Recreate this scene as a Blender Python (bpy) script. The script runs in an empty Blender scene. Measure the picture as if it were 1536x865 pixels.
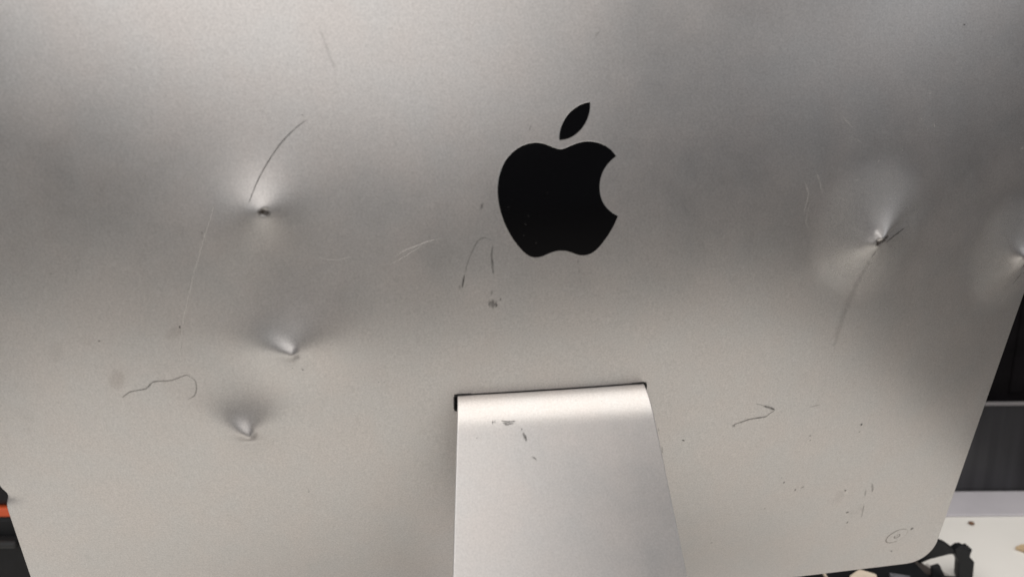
import bpy, bmesh, math, random
import numpy as np
from mathutils import Vector, Matrix

random.seed(7)
RNG = np.random.default_rng(7)
scene = bpy.context.scene
COL = scene.collection

# ------------------------------------------------------------------ camera
TILT = math.radians(12)                 # the screen leans back on its stand
cam_d = bpy.data.cameras.new('camera')
cam = bpy.data.objects.new('camera', cam_d); COL.objects.link(cam)
cam.location = (-0.06731, -0.36751, 0.16107)
cam.rotation_euler = (1.32411, 0.00886, -0.14941)
cam_d.sensor_width = 36.0
cam_d.lens = 1154.0 / 1536.0 * 36.0
cam_d.clip_start = 0.01; cam_d.clip_end = 50
cam_d.dof.use_dof = True
cam_d.dof.focus_distance = 0.40
cam_d.dof.aperture_fstop = 8.0
scene.camera = cam

# ------------------------------------------------------------------ light
world = bpy.data.worlds.new('World'); scene.world = world; world.use_nodes = True
bg = world.node_tree.nodes['Background']
bg.inputs[0].default_value = (0.95, 0.93, 1.0, 1); bg.inputs[1].default_value = 0.10

def area(name, loc, target, sx, sy, watts, col, spread=180):
    l = bpy.data.lights.new(name, 'AREA'); l.shape = 'RECTANGLE'; l.size = sx; l.size_y = sy
    l.energy = watts; l.color = col; l.spread = math.radians(spread)
    o = bpy.data.objects.new(name, l); COL.objects.link(o); o.location = loc
    o.rotation_euler = (Vector(target) - Vector(loc)).to_track_quat('-Z', 'Y').to_euler()
    return o
area('ceiling_lamp', (-0.20, -0.55, 2.00), (-0.20, -0.54, 0), 4.4, 3.2, 80, (1.0, 0.955, 0.90))
area('window_light', (-0.85, -2.25, 0.90), (0, 0, 0.05), 2.9, 1.9, 21, (1.0, 0.965, 0.93))
area('left_fill', (-2.3, -1.0, 0.55), (0, 0, 0.05), 1.0, 1.0, 6.0, (0.91, 0.97, 1.0))  # added light with no known source, brightens the left dents
area('right_fill', (2.3, -1.45, 0.66), (0, 0, 0.05), 2.1, 0.65, 5.2, (0.96, 0.98, 1.0))  # added light with no known source, lifts the dents on the right

scene.view_settings.view_transform = 'Standard'
scene.view_settings.look = 'None'
scene.view_settings.gamma = 1.0
scene.view_settings.use_curve_mapping = False
scene.view_settings.exposure = 0.0
scene.render.engine = 'CYCLES'

# ------------------------------------------------------------------ helpers
def tag(o, label=None, cat=None, kind=None, group=None):
    if label: o['label'] = label
    if cat: o['category'] = cat
    if kind: o['kind'] = kind
    if group: o['group'] = group
    return o

def empty(name, loc, label, cat):
    o = bpy.data.objects.new(name, None); COL.objects.link(o); o.location = loc
    o.empty_display_size = 0.02
    return tag(o, label, cat)

def link(name, me, mat, parent=None, smooth=False):
    o = bpy.data.objects.new(name, me); COL.objects.link(o)
    if mat: me.materials.append(mat)
    if smooth:
        me.polygons.foreach_set('use_smooth', np.ones(len(me.polygons), bool))
    if parent:
        bpy.context.view_layer.update()
        o.parent = parent
        o.matrix_parent_inverse = parent.matrix_world.inverted()
    return o

def from_bm(name, bm, mat, parent=None, smooth=False):
    me = bpy.data.meshes.new(name); bm.to_mesh(me); bm.free(); me.update()
    return link(name, me, mat, parent, smooth)

def box_bm(x0, x1, y0, y1, z0, z1, bev=0.0, seg=2):
    bm = bmesh.new()
    bmesh.ops.create_cube(bm, size=1.0)
    for v in bm.verts:
        v.co = ((x0+x1)/2 + v.co.x*(x1-x0), (y0+y1)/2 + v.co.y*(y1-y0), (z0+z1)/2 + v.co.z*(z1-z0))
    if bev:
        bmesh.ops.bevel(bm, geom=bm.edges[:], offset=bev, segments=seg, profile=0.5, affect='EDGES')
    return bm

def nodes(name):
    m = bpy.data.materials.new(name); m.use_nodes = True
    nt = m.node_tree; return m, nt, nt.nodes['Principled BSDF']

def pbr(name, col, rough=0.5, metal=0.0, noise=0.0, scale=60.0, bump=0.0, spec=0.5, stretch=None):
    m, nt, p = nodes(name)
    p.inputs['Roughness'].default_value = rough; p.inputs['Metallic'].default_value = metal
    p.inputs['Specular IOR Level'].default_value = spec
    p.inputs['Base Color'].default_value = (*col, 1)
    if noise or bump:
        tc = nt.nodes.new('ShaderNodeTexCoord'); mp = nt.nodes.new('ShaderNodeMapping')
        nt.links.new(tc.outputs['Object'], mp.inputs[0])
        if stretch: mp.inputs['Scale'].default_value = stretch
        n = nt.nodes.new('ShaderNodeTexNoise'); n.inputs['Scale'].default_value = scale; n.inputs['Detail'].default_value = 5
        nt.links.new(mp.outputs[0], n.inputs['Vector'])
        if noise:
            mr = nt.nodes.new('ShaderNodeMapRange'); mr.inputs[1].default_value = 0.25; mr.inputs[2].default_value = 0.75
            mr.inputs[3].default_value = 1-noise; mr.inputs[4].default_value = 1+noise
            nt.links.new(n.outputs['Fac'], mr.inputs[0])
            mx = nt.nodes.new('ShaderNodeMix'); mx.data_type = 'RGBA'; mx.blend_type = 'MULTIPLY'; mx.inputs[0].default_value = 1
            mx.inputs[6].default_value = (*col, 1); nt.links.new(mr.outputs[0], mx.inputs[7])
            nt.links.new(mx.outputs[2], p.inputs['Base Color'])
        if bump:
            b = nt.nodes.new('ShaderNodeBump'); b.inputs['Strength'].default_value = bump; b.inputs['Distance'].default_value = 0.001
            nt.links.new(n.outputs['Fac'], b.inputs['Height']); nt.links.new(b.outputs[0], p.inputs['Normal'])
    return m

def aluminium(name, col, rough, grain=0.12, blotch=0.03):
    """bead-blasted anodised aluminium: fine sparkle in colour and roughness, faint grease blotches"""
    m, nt, p = nodes(name)
    L = nt.links.new
    p.inputs['Metallic'].default_value = 1.0
    tc = nt.nodes.new('ShaderNodeTexCoord')
    n1 = nt.nodes.new('ShaderNodeTexNoise'); n1.inputs['Scale'].default_value = 1250; n1.inputs['Detail'].default_value = 2
    n2 = nt.nodes.new('ShaderNodeTexNoise'); n2.inputs['Scale'].default_value = 22; n2.inputs['Detail'].default_value = 6; n2.inputs['Roughness'].default_value = 0.65
    n3 = nt.nodes.new('ShaderNodeTexNoise'); n3.inputs['Scale'].default_value = 45; n3.inputs['Detail'].default_value = 3
    for n in (n1, n2, n3): L(tc.outputs['Object'], n.inputs['Vector'])
    def mr(src, a, b, lo=0.25, hi=0.75):
        r = nt.nodes.new('ShaderNodeMapRange'); r.inputs[1].default_value = lo; r.inputs[2].default_value = hi
        r.inputs[3].default_value = a; r.inputs[4].default_value = b; L(src, r.inputs[0]); return r.outputs[0]
    g = mr(n1.outputs['Fac'], 1-grain, 1+grain)
    bl = mr(n2.outputs['Fac'], 1-blotch, 1+blotch)
    mul = nt.nodes.new('ShaderNodeMath'); mul.operation = 'MULTIPLY'; L(g, mul.inputs[0]); L(bl, mul.inputs[1])
    # faint warm / cool staining
    tint = nt.nodes.new('ShaderNodeMix'); tint.data_type = 'RGBA'
    tint.inputs[6].default_value = (col[0]*0.993, col[1], col[2]*1.008, 1); tint.inputs[7].default_value = (col[0]*1.01, col[1]*0.994, col[2]*0.99, 1)
    L(mr(n3.outputs['Fac'], 0, 1, 0.35, 0.65), tint.inputs[0])
    mx = nt.nodes.new('ShaderNodeMix'); mx.data_type = 'RGBA'; mx.blend_type = 'MULTIPLY'; mx.inputs[0].default_value = 1
    L(tint.outputs[2], mx.inputs[6]); L(mul.outputs[0], mx.inputs[7])
    L(mx.outputs[2], p.inputs['Base Color'])
    rr = nt.nodes.new('ShaderNodeMath'); rr.operation = 'MULTIPLY_ADD'
    L(mr(n2.outputs['Fac'], -0.04, 0.04), rr.inputs[0]); rr.inputs[1].default_value = 1.0; rr.inputs[2].default_value = rough
    L(rr.outputs[0], p.inputs['Roughness'])
    b = nt.nodes.new('ShaderNodeBump'); b.inputs['Strength'].default_value = 0.22; b.inputs['Distance'].default_value = 0.00012
    L(n1.outputs['Fac'], b.inputs['Height']); L(b.outputs[0], p.inputs['Normal'])
    return m

def mark_mat(name, col, rough, metal=0.0, nscale=900, solid=False):
    """wear and painted hole shade lying on the surface: coverage fades with the 'cover' attribute and breaks up with noise"""
    m, nt, p = nodes(name); L = nt.links.new
    p.inputs['Base Color'].default_value = (*col, 1); p.inputs['Roughness'].default_value = rough; p.inputs['Metallic'].default_value = metal
    at = nt.nodes.new('ShaderNodeAttribute'); at.attribute_name = 'cover'
    tc = nt.nodes.new('ShaderNodeTexCoord'); n = nt.nodes.new('ShaderNodeTexNoise'); n.inputs['Scale'].default_value = nscale; n.inputs['Detail'].default_value = 3
    L(tc.outputs['Object'], n.inputs['Vector'])
    r = nt.nodes.new('ShaderNodeMapRange'); r.inputs[1].default_value = 0.3; r.inputs[2].default_value = 0.6; r.inputs[3].default_value = 0.55; r.inputs[4].default_value = 1.0
    L(n.outputs['Fac'], r.inputs[0])
    mu = nt.nodes.new('ShaderNodeMath'); mu.operation = 'MULTIPLY'; L(at.outputs['Fac'], mu.inputs[0]); L(r.outputs[0], mu.inputs[1])
    L(mu.outputs[0], p.inputs['Alpha'])
    return m

M_HOUSE = aluminium('anodised_aluminium', (0.590, 0.574, 0.560), 0.395)
M_STAND = aluminium('stand_aluminium', (0.63, 0.61, 0.592), 0.36, 0.08, 0.03)
M_EDGE = pbr('polished_chamfer', (0.36, 0.355, 0.345), 0.4, 1.0)
M_GLOSS = pbr('gloss_black', (0.002, 0.002, 0.0025), 0.12, 0, spec=0.25)
M_BLACK = pbr('matt_black_plastic', (0.006, 0.006, 0.007), 0.55)
M_DARK = mark_mat('dark_scratch', (0.055, 0.052, 0.048), 0.6)
M_LIGHT = mark_mat('bright_scratch', (0.80, 0.78, 0.74), 0.5, 0.3)
M_FROST = mark_mat('frosted_scuff', (0.66, 0.645, 0.63), 0.55, 1.0, nscale=1500)
M_STAIN = mark_mat('brown_stain', (0.26, 0.19, 0.15), 0.6, nscale=350)

# ------------------------------------------------------------------ setting
TZ = -0.22                               # height of the table top
yaw = -0.1494                            # the bench runs square to the photographer, the computer is turned on it
cy, sy = math.cos(yaw), math.sin(yaw)
def bench(u, v):                         # bench coordinates (along, away) -> world x, y
    return (u*cy - v*sy, u*sy + v*cy)

floor = from_bm('floor', box_bm(-4, 4, -4, 4, -0.98, -0.95), pbr('grey_floor', (0.29, 0.275, 0.26), 0.7, noise=0.2, scale=6))
tag(floor, kind='structure')
wall = from_bm('wall', box_bm(-4, 4, 1.25, 1.3, -0.95, 1.4), pbr('dark_wall', (0.012, 0.010, 0.012), 0.8, noise=0.5, scale=9))
wall.rotation_euler.z = yaw
tag(wall, kind='structure')

M_TABLE = pbr('white_laminate', (0.80, 0.785, 0.75), 0.45, noise=0.035, scale=14, bump=0.02)
tb = from_bm('table', box_bm(-0.60, 0.50, -0.41, 0.62, TZ-0.03, TZ, 0.002), M_TABLE)
tb.rotation_euler.z = yaw
tag(tb, 'white laminate table top the computer stands on', 'table')

# ------------------------------------------------------------------ the computer
HA = 0.264                               # half width
ZB, ZT = -0.137, 0.222                   # lower / upper edge in the plane of the screen
ZC, D = 0.03, 0.032
def bulge(x, z):
    u = np.clip(np.abs(x)/HA, 0, 1)
    w = np.where(z < ZC, np.abs(z-ZC)/0.175, np.abs(z-ZC)/0.192)
    return D*(1-u**2.2)*(1-np.clip(w, 0, 1)**2.2)

def cusp(x, z, cx, cz, h, s, p=1.0, ex=1.0, rot=0.0, soft=0.05):
    dx, dz = x-cx, z-cz
    c, s_ = math.cos(rot), math.sin(rot)
    a, b = (dx*c+dz*s_)/ex, -dx*s_+dz*c
    r = np.sqrt(a*a+b*b + (soft*s)**2)/s
    return h*np.exp(-r**p)

def crater(x, z, cx, cz, h, R, k=1.5, ex=1.0, rot=0.0):
    """dished dent with a distinct outer rim"""
    dx, dz = x-cx, z-cz
    c, s_ = math.cos(rot), math.sin(rot)
    a, b = (dx*c+dz*s_)/ex, -dx*s_+dz*c
    r = np.sqrt(a*a+b*b+1e-8)/R
    t = 0.5*((1-r)+np.sqrt((1-r)**2+0.10**2))
    return h*t**k

def crease(x, z, cx, cz, ang, h, length, width):
    dx, dz = x-cx, z-cz
    a = dx*math.cos(ang)+dz*math.sin(ang); b = -dx*math.sin(ang)+dz*math.cos(ang)
    w = width*(0.35+np.clip(a/length, 0, 1.5))
    g = np.exp(-(b/w)**2)
    f = np.clip(a/(0.3*length), 0, 1); f = f*f*(3-2*f)*np.exp(-np.clip(a, 0, None)/length)
    return h*g*f

def dents(x, z):
    x, z = np.asarray(x, float)*1000, np.asarray(z, float)*1000
    d = 0*x
    # all of them were punched outwards from inside: sharp peaks, the worst ones torn open
    d -= cusp(x, z, -121, 124.3, 4.0, 11.0, 1.15, 1.05, 0.9, 0.14)
    d -= cusp(x, z, -136, 116, 0.7, 15, 2.0)
    d += cusp(x, z, -120.3, 124.0, 0.7, 1.3, 2.4, 1.3, 0.4)
    # middle left
    d -= cusp(x, z, -115.5, 62.7, 5.6, 11.2, 1.2, 1.2, 0.35, 0.4)
    d -= crease(x, z, -111.0, 61.0, math.radians(170), 2.0, 15, 5.0)
    d -= cusp(x, z, -107, 70, 1.2, 20, 2.0)
    # lower left
    d -= cusp(x, z, -139.0, 21.0, 5.6, 9.2, 1.2, 1.2, 0.4, 0.33)
    d -= crease(x, z, -135.0, 17.5, math.radians(155), 2.6, 12, 4.6)
    d -= cusp(x, z, -133, 26, 0.7, 13, 2.0)
    d += cusp(x, z, -138.5, 15.0, 0.45, 1.2, 2.0, 3.6, 0.1)
    # broad one on the right
    d -= crater(x, z, 150.5, 105.0, 4.0, 33, 1.3, 0.95, 0.3)
    d -= cusp(x, z, 153.0, 101.0, 3.0, 7.0, 1.1, 1.25, 0.5, 0.12)
    d += cusp(x, z, 153.2, 101.4, 1.3, 1.5, 2.4, 1.8, 0.45)
    d -= crease(x, z, 151.0, 101.0, math.radians(46), 2.5, 11, 4.6)
    d += crease(x, z, 153.0, 101.4, math.radians(27), 1.3, 11, 2.0)
    d -= crease(x, z, 155.0, 101.4, math.radians(200), 1.7, 14, 4.6)
    # its neighbour by the edge
    d -= crater(x, z, 245, 83, 4.0, 33, 1.3, 0.85, 0.2)
    d -= cusp(x, z, 249.8, 81.0, 3.0, 7.0, 1.1, 0.9, 0.5, 0.12)
    d += cusp(x, z, 249.6, 78.6, 1.6, 1.4, 2.4, 0.6)
    d -= crease(x, z, 252, 82, math.radians(165), 1.6, 12, 4.2)
    d -= crease(x, z, 250.5, 81, math.radians(75), 1.7, 9, 3.4)
    d -= crease(x, z, 251.5, 81, math.radians(230), 1.6, 11, 4.2)
    # shallow general waviness of the battered sheet
    d += 0.10*np.sin(x/47+0.6)*np.sin(z/39+1.1) + 0.06*np.sin(x/23+2.1+z/61)
    d -= cusp(x, z, -138, 98, 0.25, 16, 2.0)
    return d/1000.0

def surf(x, z):
    return bulge(x, z) - dents(x, z)

RT = Matrix.Rotation(TILT, 4, 'X')
computer = empty('all_in_one_computer', (0, -0.10, TZ), 'dented silver all-in-one desktop computer seen from behind, on its stand', 'computer')

def place(o):                            # parts are modelled in the plane of the screen, then leaned back
    o.matrix_world = RT
    return o

def link_p(name, me, mat, parent, smooth=False):
    o = bpy.data.objects.new(name, me); COL.objects.link(o)
    if mat: me.materials.append(mat)
    if smooth: me.polygons.foreach_set('use_smooth', np.ones(len(me.polygons), bool))
    bpy.context.view_layer.update()
    o.parent = parent
    o.matrix_parent_inverse = parent.matrix_world.inverted()
    o.matrix_basis = RT
    return o

SLOT_W, SLOT_Z1, SLOT_H = 0.0913, 0.0359, 0.0092
def axis(lo, hi, step, spots, extra):
    out = [lo]
    while out[-1] < hi:
        p = out[-1]; s = step
        for c, r, f in spots:
            s = min(s, max(f, f + (abs(p-c)-r)*0.12))
        out.append(p+max(s, f))
    out[-1] = hi
    out = np.array(out)
    for e in extra:
        i = 1+np.argmin(np.abs(out[1:-1]-e)); out[i] = e
    return np.unique(out)

fx = 0.00035
xs = axis(-HA, HA, 0.0016, [(-0.1205, .004, fx), (-0.1155, .004, fx), (-0.1395, .004, fx), (0.1542, .006, fx), (0.2515, .006, fx), (-HA, .001, fx), (HA, .001, fx)], [-SLOT_W/2, SLOT_W/2])
zs = axis(ZB, ZT, 0.0016, [(0.1227, .004, fx), (0.0605, .004, fx), (0.0185, .004, fx), (0.1003, .006, fx), (0.0795, .005, fx), (ZB, .012, .0005)], [SLOT_Z1, SLOT_Z1-SLOT_H])

def build_housing():
    nx, nz = len(xs), len(zs)
    X, Z = np.meshgrid(xs, zs)
    R = 0.017
    over = np.maximum(np.maximum(Z-(ZT-R), (ZB+R)-Z), 0)
    half = HA - (R-np.sqrt(np.maximum(R*R-np.minimum(over, R)**2, 0)))
    k = np.clip((np.abs(X)-(HA-0.05))/0.05, 0, 1)
    X = np.sign(X)*(np.abs(X) - k*(HA-half))
    Y = -surf(X, Z)
    # knocked-in edge at lower left
    kn = np.exp(-((Z+0.0275)/0.0040)**2)*np.clip(1-(X+HA)/0.012, 0, 1)
    X = X + 0.0017*kn; Y = Y + 0.001*kn
    idx = np.arange(nx*nz).reshape(nz, nx)
    quads = np.stack([idx[:-1, :-1], idx[:-1, 1:], idx[1:, 1:], idx[1:, :-1]], -1).reshape(-1, 4)
    cx = (X[:-1, :-1]+X[1:, 1:]).ravel()/2; cz = (Z[:-1, :-1]+Z[1:, 1:]).ravel()/2
    inslot = (np.abs(cx) < SLOT_W/2) & (cz < SLOT_Z1) & (cz > SLOT_Z1-SLOT_H)
    quads = quads[~inslot]
    verts = np.stack([X, Y, Z], -1).reshape(-1, 3)
    ring = np.concatenate([idx[0, :-1], idx[:-1, -1], idx[-1, :0:-1], idx[:0:-1, 0]])
    n = len(ring)
    P = verts[ring]
    c = np.array([0, 0, (ZB+ZT)/2])
    nrm = np.roll(P, -1, 0)-np.roll(P, 1, 0)
    nrm = np.stack([nrm[:, 2], 0*nrm[:, 0], -nrm[:, 0]], -1); nrm /= np.linalg.norm(nrm, axis=1)[:, None]
    rings = [ring]; allv = [verts]; base = len(verts)
    for off, dy in ((0.0004, 0.0003), (0.0006, 0.0010), (0.0006, 0.0050)):
        q = P+nrm*off; q[:, 1] = np.maximum(q[:, 1], -0.002)*0 + P[:, 1]*(1 if dy < 0.004 else 0) + dy
        allv.append(q); rings.append(np.arange(base, base+n)); base += n
    faces = [tuple(q) for q in quads.tolist()]
    for a, b in zip(rings[:-1], rings[1:]):
        for i in range(n):
            j = (i+1) % n
            faces.append((int(a[j]), int(a[i]), int(b[i]), int(b[j])))
    faces.append(tuple(int(i) for i in rings[-1]))
    me = bpy.data.meshes.new('rear_housing')
    me.from_pydata(np.concatenate(allv).tolist(), [], faces); me.update()
    o = link_p('rear_housing', me, M_HOUSE, computer, True)
    me.polygons[len(me.polygons)-1].use_smooth = False
    return o
housing = build_housing()

# ---- stand slot: black lined opening
def rrect(hw, z0, z1, r, n=6):
    pts = []
    for cx_, cz_, a0 in ((hw-r, z0+r, -90), (hw-r, z1-r, 0), (-hw+r, z1-r, 90), (-hw+r, z0+r, 180)):
        for i in range(n+1):
            a = math.radians(a0+90*i/n); pts.append((cx_+r*math.cos(a), cz_+r*math.sin(a)))
    return pts
def slot():
    o_ = rrect(SLOT_W/2+0.0003, SLOT_Z1-SLOT_H-0.0003, SLOT_Z1+0.0002, 0.0022)
    i_ = rrect(SLOT_W/2-0.0004, SLOT_Z1-SLOT_H+0.0004, SLOT_Z1-0.0004, 0.0016)
    n = len(o_); V = []; Fc = []
    for ring, dy in ((o_, 0.0001), (o_, -0.00015), (i_, -0.00015), (i_, 0.014)):
        V += [(x, -float(surf(x, z))+dy, z) for x, z in ring]
    for r in range(3):
        for i in range(n):
            j = (i+1) % n; Fc.append((r*n+i, r*n+j, (r+1)*n+j, (r+1)*n+i))
    Fc.append(tuple(range(3*n, 4*n)))
    me = bpy.data.meshes.new('slot'); me.from_pydata(V, [], Fc); me.update()
    return link_p('slot', me, M_BLACK, computer)
slot()

# ---- stand: one bent aluminium plate
def stand_path():
    y0 = -float(surf(0.03, SLOT_Z1)); z0 = SLOT_Z1-0.0006
    pts = [(y0+0.010, z0), (y0+0.004, z0), (y0-0.001, z0)]
    th = 0.0
    for r, t1, n in ((0.004, 22, 4), (0.031, 50, 14)):
        t0 = th; p = pts[-1]; t1 = math.radians(t1)
        for i in range(1, n+1):
            a = t0+(t1-t0)*i/n
            pts.append((p[0]-r*(math.sin(a)-math.sin(t0)), p[1]-r*(math.cos(t0)-math.cos(a))))
        th = t1
    d = (-math.cos(th), -math.sin(th))
    # to world (leaning frame -> upright), then continue to the table and forward as the foot
    def tw(p): return (p[0]*math.cos(TILT)-p[1]*math.sin(TILT), p[0]*math.sin(TILT)+p[1]*math.cos(TILT))
    W = [tw(p) for p in pts]; dw = tw(d)
    R2 = 0.028
    ang = math.atan2(dw[1], dw[0])                  # heading, turns counter-clockwise to +Y
    turn = (2*math.pi - (ang % (2*math.pi)))
    # height lost in the bend
    def arc(t): # heading ang -> ang+t
        return (R2*(math.sin(ang+t)-math.sin(ang)), -R2*(math.cos(ang+t)-math.cos(ang)))
    drop = -arc(turn)[1]
    Ls = (W[-1][1] - (TZ+0.0005) - drop)/-dw[1]
    p0 = W[-1]
    for i in range(1, 25): W.append((p0[0]+dw[0]*Ls*i/24, p0[1]+dw[1]*Ls*i/24))
    p0 = W[-1]
    for i in range(1, 17):
        q = arc(turn*i/16); W.append((p0[0]+q[0], p0[1]+q[1]))
    p0 = W[-1]
    for i in range(1, 7): W.append((p0[0]+0.17*i/6, p0[1]))
    return W
SP = np.array(stand_path())
SL = np.concatenate([[0], np.cumsum(np.linalg.norm(np.diff(SP, axis=0), axis=1))])
def stand_half(s):                        # the plate widens slightly towards the foot
    return 0.0443 + np.clip((s-0.012)/0.094, 0, 1.35)*0.0083
def stand_frame(s):
    y = np.interp(s, SL, SP[:, 0]); z = np.interp(s, SL, SP[:, 1])
    e = 0.0015
    ty = np.interp(s+e, SL, SP[:, 0])-np.interp(s-e, SL, SP[:, 0]); tz = np.interp(s+e, SL, SP[:, 1])-np.interp(s-e, SL, SP[:, 1])
    l = np.hypot(ty, tz); ty, tz = ty/l, tz/l
    return y, z, tz, -ty                  # outward normal (left of travel, camera side)
def build_stand():
    th = 0.0055; b = 0.0004
    prof = [(-1, 0, -b), (-1, -b*0.3, -b*0.3), (-1, -b, 0)]
    S = np.linspace(0, SL[-1], 170)
    V = []; rows = []
    for s in S:
        y, z, ny, nz = stand_frame(s); h = float(stand_half(s))
        sec = []
        N = 16
        top = [(-h+b, 0), (-h+b+0.0003, 0)] + [(-h+2*b + (2*h-4*b)*i/N, 0) for i in range(N+1)] + [(h-b-0.0003, 0), (h-b, 0)]
        loop = top + [(h-b*0.3, -b*0.3), (h, -b), (h, -th+b), (h-b, -th), (-h+b, -th), (-h, -th+b), (-h, -b), (-h+b*0.3, -b*0.3)]
        base = len(V)
        for x, d in loop: V.append((x, y+ny*d, z+nz*d))
        rows.append((base, len(loop)))
    Fc = []
    for (a, n), (c, _) in zip(rows[:-1], rows[1:]):
        for i in range(n):
            j = (i+1) % n; Fc.append((a+i, a+j, c+j, c+i))
    Fc.append(tuple(range(rows[0][0], rows[0][0]+rows[0][1]))[::-1]); Fc.append(tuple(range(rows[-1][0], rows[-1][0]+rows[-1][1])))
    me = bpy.data.meshes.new('stand'); me.from_pydata(V, [], Fc); me.update()
    bm = bmesh.new(); bm.from_mesh(me); bmesh.ops.recalc_face_normals(bm, faces=bm.faces); bm.to_mesh(me); bm.free()
    o = link('stand', me, M_STAND, computer, True)
    md = o.modifiers.new('edges', 'EDGE_SPLIT'); md.split_angle = math.radians(50)
    return o
stand = build_stand()

# ---- emblem: black bitten-fruit mark set flush in the housing
PATH_BODY = "M12.152 6.896c-.948 0-2.415-1.078-3.96-1.04-2.04.027-3.91 1.183-4.961 3.014-2.117 3.675-.546 9.103 1.519 12.09 1.013 1.454 2.208 3.09 3.792 3.039 1.52-.065 2.09-.987 3.935-.987 1.831 0 2.35.987 3.96.948 1.637-.026 2.676-1.48 3.676-2.948 1.156-1.688 1.636-3.325 1.662-3.415-.039-.013-3.182-1.221-3.22-4.857-.026-3.04 2.48-4.494 2.597-4.559-1.429-2.09-3.623-2.324-4.39-2.376-2-.156-3.675 1.09-4.61 1.09"
PATH_LEAF = "M15.53 3.83c.843-1.012 1.4-2.427 1.245-3.83-1.207.052-2.662.805-3.532 1.818-.78.896-1.454 2.338-1.273 3.714 1.338.104 2.715-.688 3.559-1.701"
def outline(path, n=14):
    import re
    num = [float(t) for t in re.findall(r'-?\d*\.\d+|-?\d+', path)]
    x, y = num[0], num[1]; pts = [(x, y)]; c = num[2:]
    for i in range(0, len(c), 6):
        p0 = (x, y); p1 = (x+c[i], y+c[i+1]); p2 = (x+c[i+2], y+c[i+3]); p3 = (x+c[i+4], y+c[i+5])
        for k in range(1, n+1):
            t = k/n; u = 1-t
            pts.append(tuple(u**3*p0[j]+3*u*u*t*p1[j]+3*u*t*t*p2[j]+t**3*p3[j] for j in (0, 1)))
        x, y = p3
    if math.dist(pts[0], pts[-1]) < 0.02: pts.pop()
    clean = [pts[0]]
    for p in pts[1:]:
        if math.dist(p, clean[-1]) > 0.03: clean.append(p)
    s = 0.06365
    return [((p[0]-12.03)/24*s, 0.1332-(p[1]-12)/24*s) for p in clean]

def emblem_piece(name, pts, parent):
    bm = bmesh.new()
    vs = [bm.verts.new((x, 0, z)) for x, z in pts]
    es = [bm.edges.new((vs[i], vs[(i+1) % len(vs)])) for i in range(len(vs))]
    bmesh.ops.triangle_fill(bm, edges=es, use_beauty=True, use_dissolve=False)
    for _ in range(4):
        long = [e for e in bm.edges if e.calc_length() > 0.004]
        if not long: break
        bmesh.ops.subdivide_edges(bm, edges=long, cuts=1)
        bmesh.ops.triangulate(bm, faces=bm.faces[:])
    for v in bm.verts: v.co.y = -float(surf(v.co.x, v.co.z))-0.00012
    bmesh.ops.recalc_face_normals(bm, faces=bm.faces)
    if sum(f.normal.y for f in bm.faces) > 0: bmesh.ops.reverse_faces(bm, faces=bm.faces[:])
    me = bpy.data.meshes.new(name); bm.to_mesh(me); bm.free()
    o = link_p(name, me, M_GLOSS, parent, True)
    return o

def emblem_rim(pts, parent, w=0.00016):
    n = len(pts); area2 = sum(pts[i][0]*pts[(i+1) % n][1]-pts[(i+1) % n][0]*pts[i][1] for i in range(n))
    sg = 1 if area2 > 0 else -1
    V = []; Fc = []
    for i in range(n):
        a, b = pts[i-1], pts[(i+1) % n]; tx, tz = b[0]-a[0], b[1]-a[1]; l = math.hypot(tx, tz) or 1
        nx_, nz_ = sg*tz/l, -sg*tx/l
        x, z = pts[i]; x2, z2 = x+nx_*w, z+nz_*w
        V += [(x, -float(surf(x, z))-0.00014, z), (x2, -float(surf(x2, z2))-0.00003, z2)]
    for i in range(n):
        j = (i+1) % n; Fc.append((2*i, 2*i+1, 2*j+1, 2*j))
    me = bpy.data.meshes.new('rim'); me.from_pydata(V, [], Fc); me.update()
    return link_p('rim', me, M_EDGE, parent)
ob, ol = outline(PATH_BODY), outline(PATH_LEAF, 20)
emb = emblem_piece('emblem', ob, computer); emblem_rim(ob, emb)
leaf = emblem_piece('emblem_leaf', ol, computer); emblem_rim(ol, leaf)
emb['label'] = 'glossy black bitten fruit emblem'

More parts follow.
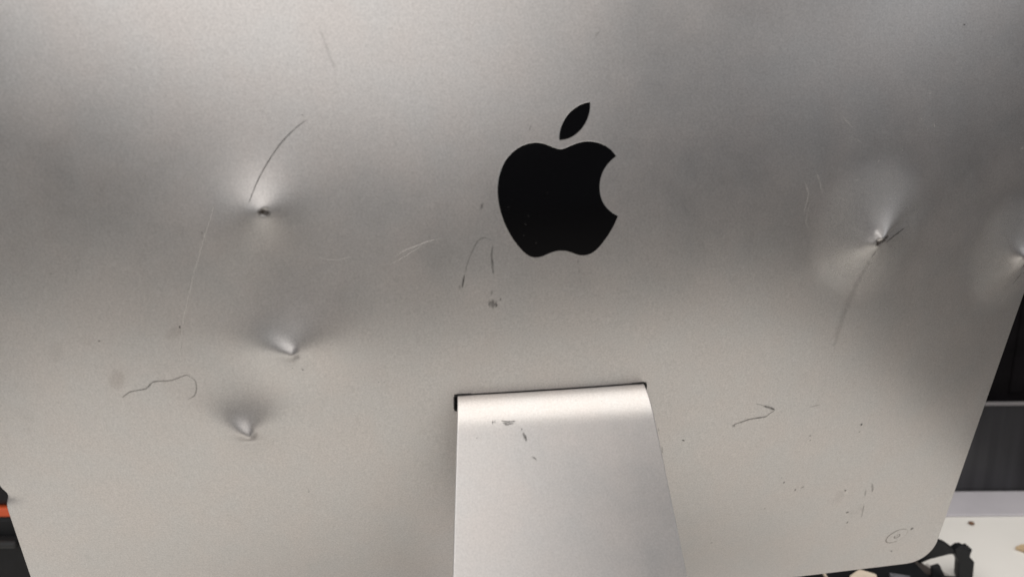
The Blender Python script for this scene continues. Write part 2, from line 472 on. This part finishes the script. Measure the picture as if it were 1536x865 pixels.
# ---- power button with its symbol
def ell(cx, cz, r, a):                    # slightly oval, leaning with the curve of the housing
    p, q = r*1.18*math.cos(a), r*0.80*math.sin(a); t = math.radians(24)
    return cx+p*math.cos(t)-q*math.sin(t), cz+p*math.sin(t)+q*math.cos(t)
def ring_strip(name, cx, cz, r0, r1, a0, a1, lift, mat, parent, n=40):
    V = []; Fc = []
    for i in range(n+1):
        a = math.radians(a0+(a1-a0)*i/n)
        for r in (r0, r1):
            x, z = ell(cx, cz, r, a); V.append((x, -float(surf(x, z))-lift, z))
        if i: Fc.append((2*i-2, 2*i-1, 2*i+1, 2*i))
    me = bpy.data.meshes.new(name); me.from_pydata(V, [], Fc); me.update()
    return link_p(name, me, mat, parent)
PBX, PBZ, PBR = 0.2310, -0.1090, 0.0062
def power_button():
    bm = bmesh.new()
    rings = []
    for r, lift in ((0.0, .00016), (PBR*0.35, .00012), (PBR*0.7, .0001), (PBR*0.93, .00012), (PBR*0.985, .00005)):
        if r == 0:
            rings.append([bm.verts.new((PBX, -float(surf(PBX, PBZ))-lift, PBZ))]); continue
        ring = []
        for i in range(40):
            a = 2*math.pi*i/40; x, z = ell(PBX, PBZ, r, a)
            ring.append(bm.verts.new((x, -float(surf(x, z))-lift, z)))
        rings.append(ring)
    for i in range(40): bm.faces.new((rings[0][0], rings[1][(i+1) % 40], rings[1][i]))
    for a, b in zip(rings[1:-1], rings[2:]):
        for i in range(40): bm.faces.new((a[i], a[(i+1) % 40], b[(i+1) % 40], b[i]))
    bmesh.ops.recalc_face_normals(bm, faces=bm.faces)
    me = bpy.data.meshes.new('power_button'); bm.to_mesh(me); bm.free()
    o = link_p('power_button', me, M_HOUSE, computer, True)
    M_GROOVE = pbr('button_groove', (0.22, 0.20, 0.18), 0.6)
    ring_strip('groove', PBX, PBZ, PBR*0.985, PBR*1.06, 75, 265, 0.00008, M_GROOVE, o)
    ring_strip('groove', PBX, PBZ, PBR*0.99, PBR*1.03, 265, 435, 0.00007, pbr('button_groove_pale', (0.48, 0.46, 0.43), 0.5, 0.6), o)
    ring_strip('symbol', PBX, PBZ-0.0001, 0.0014, 0.0019, 130, 410, 0.0002, M_GROOVE, o, 24)
    V = [(PBX+dx, -float(surf(PBX, PBZ))-0.00022, PBZ+dz) for dx, dz in ((-.0002, .0002), (.0002, .0002), (.0002, .0021), (-.0002, .0021))]
    me = bpy.data.meshes.new('symbol'); me.from_pydata(V, [], [(0, 1, 2, 3)]); me.update(); link_p('symbol', me, M_GROOVE, o)
power_button()

# ---- wear on the housing
DARK=[
 (0.54,0.90,[(-101.2,159.1),(-106.9,154.9),(-112.2,149.8),(-117.4,143.1),(-121.4,136.9),(-124.2,131.6),(-126.2,127.3)]),
 (1.52,0.13,[(-93.6,192.0),(-91.9,186.5),(-90.2,181.0),(-88.6,177.6)]),
 (0.56,0.60,[(-11.6,156.6),(-12.5,155.1),(-13.0,153.5)]),
 (0.56,0.40,[(16.9,192.2),(14.3,189.2)]),
 (1.26,0.80,[(-32.1,125.6),(-32.7,124.2),(-33.3,122.6)]),
 (0.68,0.38,[(-27.5,109.3),(-29.8,110.1),(-32.3,110.7),(-34.9,108.8),(-37.5,103.7),(-39.0,99.6),(-40.2,95.5)]),
 (0.86,0.85,[(-40.4,95.0),(-40.8,92.0),(-41.5,88.4)]),
 (1.14,0.45,[(-42.3,90.5),(-42.6,87.8)]),
 (1.14,0.50,[(-28.1,107.2),(-28.7,103.4),(-28.4,98.7),(-27.9,94.2)]),
 (1.02,0.50,[(-28.2,87.6),(-29.1,84.5)]),
 (1.46,0.60,[(-29.7,83.0),(-29.4,78.9)]),
 (1.46,0.65,[(-28.2,83.3),(-28.2,77.9)]),
 (1.32,0.60,[(-26.7,82.6),(-27.0,78.5)]),
 (0.88,0.50,[(-25.9,80.7),(-26.7,79.4)]),
 (1.46,0.65,[(-25.3,82.8),(-24.4,82.6)]),
 (0.74,0.50,[(8.9,100.2),(9.1,97.2)]),
 (0.60,0.40,[(9.6,95.4),(9.7,92.9)]),
 (0.60,0.30,[(10.1,91.4),(10.8,88.6)]),
 (0.78,0.60,[(-193.5,34.9),(-189.3,38.3),(-185.2,39.5),(-181.2,40.7),(-178.0,44.0),(-173.2,44.8),(-169.3,45.3),(-162.5,48.2),(-161.3,46.5)]),
 (0.70,0.50,[(-161.5,47.2),(-159.6,46.2),(-159.0,42.4),(-160.6,37.8),(-164.2,35.4)]),
 (0.76,0.35,[(105.1,16.4),(110.3,14.5)]),
 (1.53,0.75,[(109.9,14.5),(113.6,12.8),(117.4,10.7)]),
 (1.01,0.65,[(117.4,10.7),(114.4,8.9),(112.4,7.3),(103.9,7.0),(99.0,5.8),(94.7,4.7)]),
 (1.50,0.70,[(94.4,4.8),(96.5,3.2)]),
 (0.81,0.30,[(136.6,9.1),(140.0,9.6),(144.2,10.0)]),
 (1.49,0.40,[(195.7,-56.2),(197.5,-60.3),(198.3,-64.2)]),
 (1.24,0.30,[(192.9,-60.3),(194.0,-66.4)]),
 (1.25,0.40,[(196.1,-74.1),(196.9,-79.3),(197.9,-85.3)]),
 (0.73,0.50,[(-79.8,44.6),(-78.7,43.8)]),
 (0.59,0.40,[(-77.8,44.2),(-75.7,44.1)]),
 (0.63,0.35,[(-115.9,-15.6),(-115.6,-19.1)]),
 (0.94,0.85,[(156.5,99.7),(160.6,101.7),(164.3,103.3),(168.4,105.2)]),
 (3.40,0.14,[(151.6,91.2),(149.7,83.0),(147.0,73.0),(144.8,60.8),(143.2,44.3)]),
 (1.13,0.50,[(152.9,96.1),(151.4,92.3)]),
 (1.57,0.50,[(253.5,71.5),(250.2,64.3)]),
]
LIGHT=[
 (0.72,0.80,[(-51.1,110.8),(-56.2,109.5),(-61.5,107.5),(-65.8,105.9),(-68.4,103.8)]),
 (0.55,0.50,[(-62.6,109.2),(-64.8,108.1)]),
 (0.56,0.45,[(-56.8,108.5),(-62.2,105.5),(-65.9,103.1),(-72.1,99.9)]),
 (0.54,0.35,[(-101.8,104.3),(-97.5,103.0),(-93.5,102.6),(-87.4,103.7)]),
 (1.05,0.30,[(-140.0,126.5),(-141.9,121.4),(-145.2,113.6),(-148.6,105.7),(-153.7,92.2),(-158.7,78.2),(-162.6,63.8),(-164.5,53.9)]),
 (1.00,0.25,[(117.5,133.1),(119.6,129.4),(122.0,124.0)]),
 (0.99,0.20,[(111.9,130.4),(114.7,123.8),(113.5,114.8)]),
 (0.98,0.22,[(125.9,158.5),(129.6,155.0),(132.9,152.1)]),
 (0.67,0.20,[(134.1,147.8),(138.8,145.3)]),
 (1.01,0.15,[(116.8,120.7),(115.3,111.6),(118.7,106.8)]),
]
DOT=[(-161.7,71.9,0.62,0.80),(-197.3,64.1,0.64,0.50),(173.9,-8.6,0.91,0.70),(174.0,-13.6,0.68,0.50),(142.4,-10.1,0.84,0.40),(143.2,-13.4,0.55,0.40),(134.5,-41.8,0.86,0.60),(131.9,-37.8,0.51,0.50),(143.5,-49.4,0.88,0.60),(147.8,-48.3,1.07,0.40),(178.2,-57.8,0.96,0.60),(185.9,-77.8,1.08,0.70),(188.9,-87.2,0.99,0.70),(127.5,-61.0,0.65,0.50),(100.8,-85.4,0.77,0.50),(69.0,-1.4,0.80,0.60),(-111.5,52.8,0.46,0.70),(-115.7,53.9,0.43,0.40),(231.6,-122.9,1.02,0.50),(240.5,-104.7,1.32,0.60),(-102.6,160.9,0.36,0.70),(182.1,194.3,0.66,0.60),(-115.9,-18.7,0.63,0.30),(-211.0,95.1,0.50,0.30),(-200.4,96.9,0.50,0.30),(-146.4,114.4,0.53,0.50),(-190.7,139.5,0.39,0.40),]
LDOT=[(138.3,129.1,0.69,0.50),(148.5,137.0,0.70,0.45),(175.2,151.6,0.72,0.50),(167.5,154.8,0.63,0.40),(171.9,149.9,0.64,0.40),(185.4,179.3,0.69,0.40),(170.2,165.9,0.86,0.40),(184.5,176.5,0.52,0.30),(229.4,138.3,0.83,0.50),(160.1,141.2,0.57,0.40),(39.9,139.9,0.45,0.70),(34.3,179.3,0.37,0.60),(153.2,197.2,0.48,0.35),(139.0,188.4,0.48,0.35),]
SMUDGE=[(-164.3,69.3,3.67,0.35),(-193.6,44.7,4.44,0.40),(-202.5,63.8,3.48,0.12),(-217.2,57.5,4.15,0.20),(-240.3,22.8,4.46,0.15),(-241.4,13.7,2.90,0.15),(175.2,-62.5,4.77,0.20),(192.2,-77.6,4.47,0.20),]
STAND_MARKS=[(0.68,0.60,[(-29.5,23.6),(-29.5,25.8)]),(0.68,0.50,[(-28.4,23.3),(-28.5,25.5)]),(0.78,0.60,[(-25.8,24.2),(-22.5,24.9),(-18.9,24.9)]),(0.78,0.55,[(-25.3,25.2),(-22.6,25.8),(-19.6,25.8)]),(0.78,0.50,[(-24.4,26.1),(-22.0,26.4)]),(0.78,0.60,[(-16.7,28.0),(-16.5,29.3)]),(1.40,0.60,[(-16.2,29.9),(-15.5,31.8),(-14.8,34.3)]),(0.74,0.50,[(-13.2,40.9),(-12.1,41.5),(-10.7,42.8)]),(0.62,0.40,[(21.8,18.0),(22.0,18.6)]),(0.78,0.60,[(46.7,32.4),(46.8,34.6)]),(0.62,0.50,[(-37.4,30.8),(-36.8,31.5)]),(0.78,0.50,[(47.3,40.6),(47.4,44.3)]),]

def resample(pts, step):
    P = np.array(pts, float)
    if len(P) > 2:                         # smooth through the points
        t = np.arange(len(P)); tt = np.linspace(0, len(P)-1, (len(P)-1)*8+1)
        out = []
        for q in tt:
            i = min(int(q), len(P)-2); f = q-i
            p0, p1, p2, p3 = P[max(i-1, 0)], P[i], P[i+1], P[min(i+2, len(P)-1)]
            out.append(0.5*((2*p1)+(-p0+p2)*f+(2*p0-5*p1+4*p2-p3)*f*f+(-p0+3*p1-3*p2+p3)*f**3))
        P = np.array(out)
    l = np.concatenate([[0], np.cumsum(np.linalg.norm(np.diff(P, axis=0), axis=1))])
    n = max(3, int(l[-1]/step)+1); s = np.linspace(0, l[-1], n)
    return np.stack([np.interp(s, l, P[:, 0]), np.interp(s, l, P[:, 1])], -1)

def strip_mesh(name, pts, width, strength, to3d, mat, parent, linker, step=0.0012):
    P = resample(pts, step); n = len(P)
    T = np.gradient(P, axis=0); T /= np.linalg.norm(T, axis=1)[:, None]+1e-12
    N = np.stack([-T[:, 1], T[:, 0]], -1)
    V = []; C = []; Fc = []
    for i in range(n):
        t = i/(n-1); w = width*(0.55+0.45*math.sin(math.pi*min(1, max(0, t))))*(0.85+0.3*random.random())
        jit = (random.random()-0.5)*0.12*width
        for k, c in ((-1.0, 0), (-0.35, 1), (0.35, 1), (1.0, 0)):
            q = P[i]+N[i]*(w*0.62*k+jit)
            V.append(to3d(q[0], q[1])); C.append(c*strength*(0.75+0.25*random.random())*(0.0 if i in (0, n-1) else 1.0))
    for i in range(n-1):
        for k in range(3): a = 4*i+k; Fc.append((a, a+1, a+5, a+4))
    me = bpy.data.meshes.new(name); me.from_pydata(V, [], Fc); me.update()
    at = me.attributes.new('cover', 'FLOAT', 'POINT'); at.data.foreach_set('value', np.array(C, dtype=np.float32))
    return linker(name, me, mat, parent)

def blot_mesh(name, cx, cz, r, strength, to3d, mat, parent, linker, ex=1.0, wob=0.25):
    n = 14; V = [to3d(cx, cz)]; C = [strength]; Fc = []
    ph = random.random()*6
    for f, c in ((0.55, strength), (1.15, 0.0)):
        for i in range(n):
            a = 2*math.pi*i/n; rr = r*f*(1+wob*math.sin(2*a+ph)+wob*0.7*(random.random()-0.5))
            V.append(to3d(cx+ex*rr*math.cos(a), cz+rr*math.sin(a))); C.append(c)
    for i in range(n):
        j = (i+1) % n; Fc.append((0, 1+i, 1+j)); Fc.append((1+i, 1+n+i, 1+n+j, 1+j))
    me = bpy.data.meshes.new(name); me.from_pydata(V, [], Fc); me.update()
    at = me.attributes.new('cover', 'FLOAT', 'POINT'); at.data.foreach_set('value', np.array(C, dtype=np.float32))
    return linker(name, me, mat, parent)

def on_house(x, z): return (x, -float(surf(x, z))-0.00011, z)
def on_house_low(x, z): return (x, -float(surf(x, z))-0.00007, z)
mm = lambda L: [(p[0]/1000, p[1]/1000) for p in L]
for w, s, pts in DARK: strip_mesh('scratch', mm(pts), w/1000, s*0.85, on_house, M_DARK, housing, link_p)
for w, s, pts in LIGHT: strip_mesh('scratch', mm(pts), w/1000, s*0.75, on_house, M_LIGHT, housing, link_p)
for x, z, r, s in DOT: blot_mesh('speck', x/1000, z/1000, r/1000*0.8, s, on_house, M_DARK, housing, link_p)
for x, z, r, s in LDOT: blot_mesh('speck', x/1000, z/1000, r/1000*0.8, s*0.45, on_house, M_LIGHT, housing, link_p)
for x, z, r, s in SMUDGE: blot_mesh('smudge', x/1000, z/1000, r/1000, s*0.28, on_house_low, M_STAIN, housing, link_p, 1.1)

M_HOLE_SHADE = mark_mat('hole_shade', (0.035, 0.026, 0.02), 0.8)  # dark inside of the holes painted on the pit walls, nothing cut open
for x, z, r, e in ((-120.4, 123.8, 1.7, 1.15), (153.2, 101.5, 1.7, 1.8), (249.6, 78.2, 1.8, 0.6), (156.0, 102.8, 0.9, 1.7), (151.2, 100.6, 0.9, 1.2)):
    blot_mesh('puncture_shade', x/1000, z/1000, r/1000, 0.92, on_house, M_HOLE_SHADE, housing, link_p, e, 0.32)

def halo(cx, cz, R, cover, ex, rot, xmax):
    nr, na = 22, 56; V = []; C = []; Fc = []
    c, s_ = math.cos(rot), math.sin(rot)
    for i in range(nr+1):
        f = i/nr; r = 2.2+(R-2.2)*f
        for k in range(na):
            a = 2*math.pi*k/na; w = 1+0.05*math.sin(3*a+1)+0.03*math.sin(7*a)
            p, q = r*ex*w*math.cos(a), r*w*math.sin(a)
            x, z = min(cx+p*c-q*s_, xmax), cz+p*s_+q*c
            V.append((x/1000, -float(surf(x/1000, z/1000))-0.00008, z/1000))
            e = min(1, (1-f)/0.38); e = e*e*(3-2*e)
            C.append(cover*e*min(1, i/3)*(0.85+0.15*math.sin(5*a+f*4)))
    for i in range(nr):
        for k in range(na):
            j = (k+1) % na; Fc.append((i*na+k, i*na+j, (i+1)*na+j, (i+1)*na+k))
    me = bpy.data.meshes.new('scuffed_patch'); me.from_pydata(V, [], Fc); me.update()
    at = me.attributes.new('cover', 'FLOAT', 'POINT'); at.data.foreach_set('value', np.array(C, dtype=np.float32))
    return link_p('scuffed_patch', me, M_FROST, housing, True)
halo(150.0, 105.5, 35, 0.48, 0.98, 0.3, 262)
halo(243.0, 83.0, 36, 0.48, 0.88, 0.2, 262.5)

def link_w(name, me, mat, parent): return link(name, me, mat, parent)
def on_stand(x, s):
    y, z, ny, nz = stand_frame(s); return (x, y+ny*0.0003, z+nz*0.0003)
for w, s_, pts in STAND_MARKS: strip_mesh('scuff_mark', mm(pts), w/1000, min(1, s_*1.15), on_stand, M_DARK, stand, link_w, 0.0008)
def fine_specks():                          # countless tiny flecks: one mesh
    V = []; C = []; Fc = []
    for _ in range(260):
        x = random.uniform(-0.25, 0.25); z = random.uniform(ZB+0.01, 0.20); r = random.uniform(0.00012, 0.0003)
        b = len(V); st = random.uniform(0.1, 0.4)
        V.append(on_house(x, z)); C.append(st)
        for i in range(6):
            a = i*math.pi/3; V.append(on_house(x+r*1.3*math.cos(a), z+r*math.sin(a))); C.append(0)
        for i in range(6): Fc.append((b, b+1+i, b+1+(i+1) % 6))
    me = bpy.data.meshes.new('dust'); me.from_pydata(V, [], Fc); me.update()
    at = me.attributes.new('cover', 'FLOAT', 'POINT'); at.data.foreach_set('value', np.array(C, dtype=np.float32))
    return tag(link_p('dust', me, M_DARK, housing), kind='stuff')
fine_specks()
for x, z in ((-.0255, .1325), (-.0130, .1195), (-.0142, .1160), (-.0150, .1112), (-.0095, .1078), (-.0050, .1290), (-.0215, .1235)):
    blot_mesh('speck', x, z, 0.00025, 0.07, lambda a, b: (a, -float(surf(a, b))-0.0002, b), M_LIGHT, emb, link_p)

# ------------------------------------------------------------------ things behind the computer (bench coordinates)
def benched(o):                            # mesh modelled in bench axes
    o.rotation_euler.z = yaw; return o
def bench_empty(name, u, v, label, cat):
    x, y = bench(u, v); o = empty(name, (x, y, TZ), label, cat); o.rotation_euler.z = yaw; return o
def bpart(name, bm, mat, parent, smooth=False):   # bm in bench coordinates
    me = bpy.data.meshes.new(name); bm.to_mesh(me); bm.free(); me.update()
    o = bpy.data.objects.new(name, me); COL.objects.link(o); me.materials.append(mat)
    if smooth: me.polygons.foreach_set('use_smooth', np.ones(len(me.polygons), bool))
    bpy.context.view_layer.update()
    o.parent = parent; o.matrix_parent_inverse = parent.matrix_world.inverted()
    o.matrix_basis = Matrix.Rotation(yaw, 4, 'Z')
    return o
def prism(poly, v0, v1, bev=0.0):
    """outline in (along, height) extruded away from the camera"""
    bm = bmesh.new(); n = len(poly)
    a = [bm.verts.new((u, v0, z)) for u, z in poly]; b = [bm.verts.new((u, v1, z)) for u, z in poly]
    bm.faces.new(a); bm.faces.new(b[::-1])
    for i in range(n): bm.faces.new((a[i], b[i], b[(i+1) % n], a[(i+1) % n]))
    bmesh.ops.recalc_face_normals(bm, faces=bm.faces)
    if bev: bmesh.ops.bevel(bm, geom=[e for e in bm.edges], offset=bev, segments=2, profile=0.5, affect='EDGES')
    return bm
def flat(poly, z0, z1, bev=0.0):
    """outline in (along, away) given a height"""
    bm = bmesh.new(); n = len(poly)
    a = [bm.verts.new((u, v, z0)) for u, v in poly]; b = [bm.verts.new((u, v, z1)) for u, v in poly]
    bm.faces.new(a); bm.faces.new(b[::-1])
    for i in range(n): bm.faces.new((a[i], b[i], b[(i+1) % n], a[(i+1) % n]))
    bmesh.ops.recalc_face_normals(bm, faces=bm.faces)
    if bev: bmesh.ops.bevel(bm, geom=[e for e in bm.edges], offset=bev, segments=2, profile=0.5, affect='EDGES')
    return bm

# dark steel box with a pale top lip
M_STEEL = pbr('dark_steel', (0.055, 0.055, 0.06), 0.38, 0.6, noise=0.55, scale=1.0, stretch=(45, 1, 2))  # vertical streaks put blurred reflections into the base colour
sb = bench_empty('steel_box', 0.55, 0.33, 'low dark grey steel box with pale top lip, right of the computer', 'box')
bpart('body', box_bm(0.20, 0.95, 0.308, 0.3145, TZ+0.0005, -0.1270, 0.0008), M_STEEL, sb)
bpart('lip', box_bm(0.199, 0.951, 0.3055, 0.3078, -0.1284, -0.1250, 0.0006), pbr('lip_grey', (0.22, 0.21, 0.215), 0.45, 0.2, noise=0.1, scale=40), sb)

# black case behind it
M_CASE = pbr('case_black', (0.004, 0.0033, 0.004), 0.8, noise=0.7, scale=28, spec=0.08)
cs = bench_empty('black_case', 0.60, 0.47, 'tall black case in the shade behind the steel box', 'case')
bpart('body', box_bm(0.22, 1.0, 0.3155, 0.58, TZ+0.0005, 0.16, 0.006), M_CASE, cs)
bpart('rib', box_bm(0.46, 0.475, 0.3146, 0.3165, -0.12, 0.14, 0.002), M_CASE, cs)
bpart('rib', box_bm(0.52, 0.535, 0.3146, 0.3165, -0.12, 0.14, 0.002), M_CASE, cs)

# thin slab coloured lilac grey as the box's soft shadow on the table
box_shade = benched(from_bm('shade_strip', box_bm(0.25, 0.9, 0.2630, 0.3060, TZ+0.0003, TZ+0.0025, 0.0008), pbr('lilac_grey_shade', (0.50, 0.485, 0.52), 0.5, noise=0.05, scale=30)))
tag(box_shade, 'soft shadow at the foot of the steel box, painted as a pale lilac grey slab', 'strip')

# black plastic bracket poking out below the corner
M_PLAST = pbr('black_plastic', (0.007, 0.008, 0.0095), 0.45, noise=0.2, scale=80, spec=0.3)
br = bench_empty('plastic_bracket', 0.335, 0.176, 'angular black plastic bracket poking out below the lower right corner', 'bracket')
poly = [(0.3130,-0.1835),(0.3233,-0.1846),(0.3302,-0.1876),(0.3378,-0.1931),(0.3382,-0.1973),(0.3333,-0.1977),(0.3189,-0.2018),(0.3110,-0.2060)]
bpart('arm', prism(poly, 0.1700, 0.1750, 0.0007), M_PLAST, br)
poly = [(0.3374,-0.1930),(0.3402,-0.1904),(0.3439,-0.1900),(0.3501,-0.1941),(0.3504,-0.1996),(0.3544,-0.2038),(0.3552,-0.2175),(0.3530,-0.2196),(0.3440,-0.2196),(0.3430,-0.2160),(0.3421,-0.2042),(0.3385,-0.1975)]
bpart('hook', prism(poly, 0.1690, 0.1760, 0.0007), M_PLAST, br)
bpart('foot', prism([(0.3040,-0.2196),(0.3435,-0.2196),(0.3435,-0.2165),(0.3120,-0.2140),(0.3040,-0.2100)], 0.1660, 0.1690, 0.0005), M_PLAST, br)

bpart('tooth', prism([(0.3455,-0.1950),(0.3515,-0.1935),(0.3560,-0.1975),(0.3548,-0.2030),(0.3490,-0.2010)], 0.1762, 0.1800, 0.0005), M_PLAST, br)
bpart('tooth', prism([(0.3180,-0.2050),(0.3240,-0.2030),(0.3290,-0.2120),(0.3260,-0.2190),(0.3195,-0.2150)], 0.1640, 0.1672, 0.0005), M_PLAST, br)
# scraps on the table under the lower edge
M_CARD = pbr('grey_card', (0.42, 0.40, 0.38), 0.7, noise=0.08, scale=60)
M_FOAM = pbr('cream_foam', (0.72, 0.62, 0.50), 0.8, noise=0.12, scale=120)
M_TAN = pbr('tan_wood', (0.48, 0.36, 0.22), 0.7, noise=0.2, scale=150)
M_CRUMB = pbr('brown_crumb', (0.16, 0.085, 0.045), 0.8, noise=0.3, scale=300)
def scrap(name, bm, mat, label, cat):
    return tag(benched(from_bm(name, bm, mat)), label, cat)
scrap('card_strip', flat([(0.318, 0.176), (0.333, 0.166), (0.340, 0.172), (0.3285, 0.190)], TZ+0.0004, TZ+0.0016), M_CARD, 'small grey card strip inside the bracket loop', 'card')
scrap('dark_card', flat([(0.3130, 0.190), (0.3170, 0.168), (0.3220, 0.166), (0.3260, 0.178), (0.3190, 0.196)], TZ+0.0017, TZ+0.0045, 0.0004), pbr('brown_card', (0.06, 0.05, 0.045), 0.7, noise=0.2, scale=90), 'dark brown card chip leaning by the bracket arm', 'card')
scrap('foam_chip', flat([(0.2440, 0.147), (0.2500, 0.141), (0.2640, 0.1425), (0.2670, 0.149), (0.2560, 0.156)], TZ+0.0132, TZ+0.0205, 0.0018), M_FOAM, 'cream foam chip under the lower edge of the computer', 'foam')
scrap('cable_tray', flat([(0.205, 0.100), (0.306, 0.100), (0.312, 0.150), (0.306, 0.235), (0.205, 0.235)], TZ+0.0003, TZ+0.0128, 0.001), M_PLAST, 'flat black plastic tray lying under the lower edge', 'tray')
scrap('wire_end', box_bm(0.2290, 0.2306, 0.120, 0.170, TZ+0.013, TZ+0.0155, 0.0005), M_FOAM, 'thin cream wire end on the black tray', 'wire')
scrap('circuit_scrap', flat([(0.276, 0.140), (0.291, 0.138), (0.294, 0.152), (0.280, 0.156)], TZ+0.013, TZ+0.0165, 0.0006), pbr('grey_scrap', (0.12, 0.12, 0.135), 0.5, noise=0.4, scale=200), 'small grey scrap on the black tray near the bracket', 'scrap')
scrap('cream_sliver', flat([(0.2830, 0.126), (0.2960, 0.1225), (0.3000, 0.1270), (0.2880, 0.1310)], TZ+0.013, TZ+0.0160, 0.0006), M_FOAM, 'cream sliver on the black tray beside the grey scrap', 'sliver')
def loop_cable(name, pts, rad, mat, label):
    cu = bpy.data.curves.new(name, 'CURVE'); cu.dimensions = '3D'; cu.bevel_depth = rad; cu.bevel_resolution = 3
    sp = cu.splines.new('NURBS'); sp.points.add(len(pts)-1); sp.use_endpoint_u = True
    for q, c in zip(sp.points, pts): q.co = (*c, 1)
    o = bpy.data.objects.new(name, cu); COL.objects.link(o)
    me = bpy.data.meshes.new_from_object(o); bpy.data.objects.remove(o)
    o = bpy.data.objects.new(name, me); COL.objects.link(o); me.materials.clear(); me.materials.append(mat)
    me.polygons.foreach_set('use_smooth', np.ones(len(me.polygons), bool))
    return tag(benched(o), label, 'cable')
loop_cable('black_cable', [(0.205, 0.125, TZ+0.017), (0.235, 0.140, TZ+0.016), (0.262, 0.118, TZ+0.018), (0.286, 0.150, TZ+0.0185), (0.312, 0.140, TZ+0.010), (0.33, 0.16, TZ+0.0035)], 0.0026, M_PLAST, 'black cable winding over the tray below the lower edge')
def pebble(name, u, v, r, mat, label, cat, sq=(1, 1, 0.6), z=None):
    bm = bmesh.new(); bmesh.ops.create_icosphere(bm, subdivisions=2, radius=r)
    for w in bm.verts:
        k = 0.8+0.4*random.random(); w.co = Vector((w.co.x*sq[0]*k+u, w.co.y*sq[1]*k+v, (z or TZ)+r*sq[2]*0.8+w.co.z*sq[2]*k))
    return scrap(name, bm, mat, label, cat)
pebble('crumb', 0.4011, 0.2506, 0.0024, M_CRUMB, 'tiny brown crumb on the white table near the grey shadow strip', 'crumb')
scrap('wood_chip', flat([(0.4150, 0.2105), (0.4230, 0.2145), (0.4310, 0.2120), (0.4300, 0.2055), (0.4200, 0.2050)], TZ+0.0004, TZ+0.0032, 0.0006), M_TAN, 'tan wood chip on the white table at the right edge', 'chip')

# toolbox on the far left
tbx = bench_empty('tool_case', -0.50, 0.25, 'black tool case with an orange band, left of the computer', 'case')
M_TOOL = pbr('toolbox_black', (0.007, 0.007, 0.008), 0.55, noise=0.25, scale=120, bump=0.05, spec=0.25)
bpart('body', box_bm(-0.66, -0.36, 0.160, 0.36, TZ+0.0005, -0.1515, 0.004), M_TOOL, tbx)
bpart('band', box_bm(-0.658, -0.362, 0.1585, 0.358, -0.1512, -0.1435, 0.0015), pbr('orange_plastic', (0.55, 0.08, 0.02), 0.6, noise=0.08, scale=60), tbx)
bpart('lid', box_bm(-0.66, -0.36, 0.160, 0.36, -0.1433, -0.060, 0.006), M_TOOL, tbx)
bpart('handle', box_bm(-0.47, -0.395, 0.150, 0.1605, -0.1735, -0.1675, 0.002), M_BLACK, tbx)
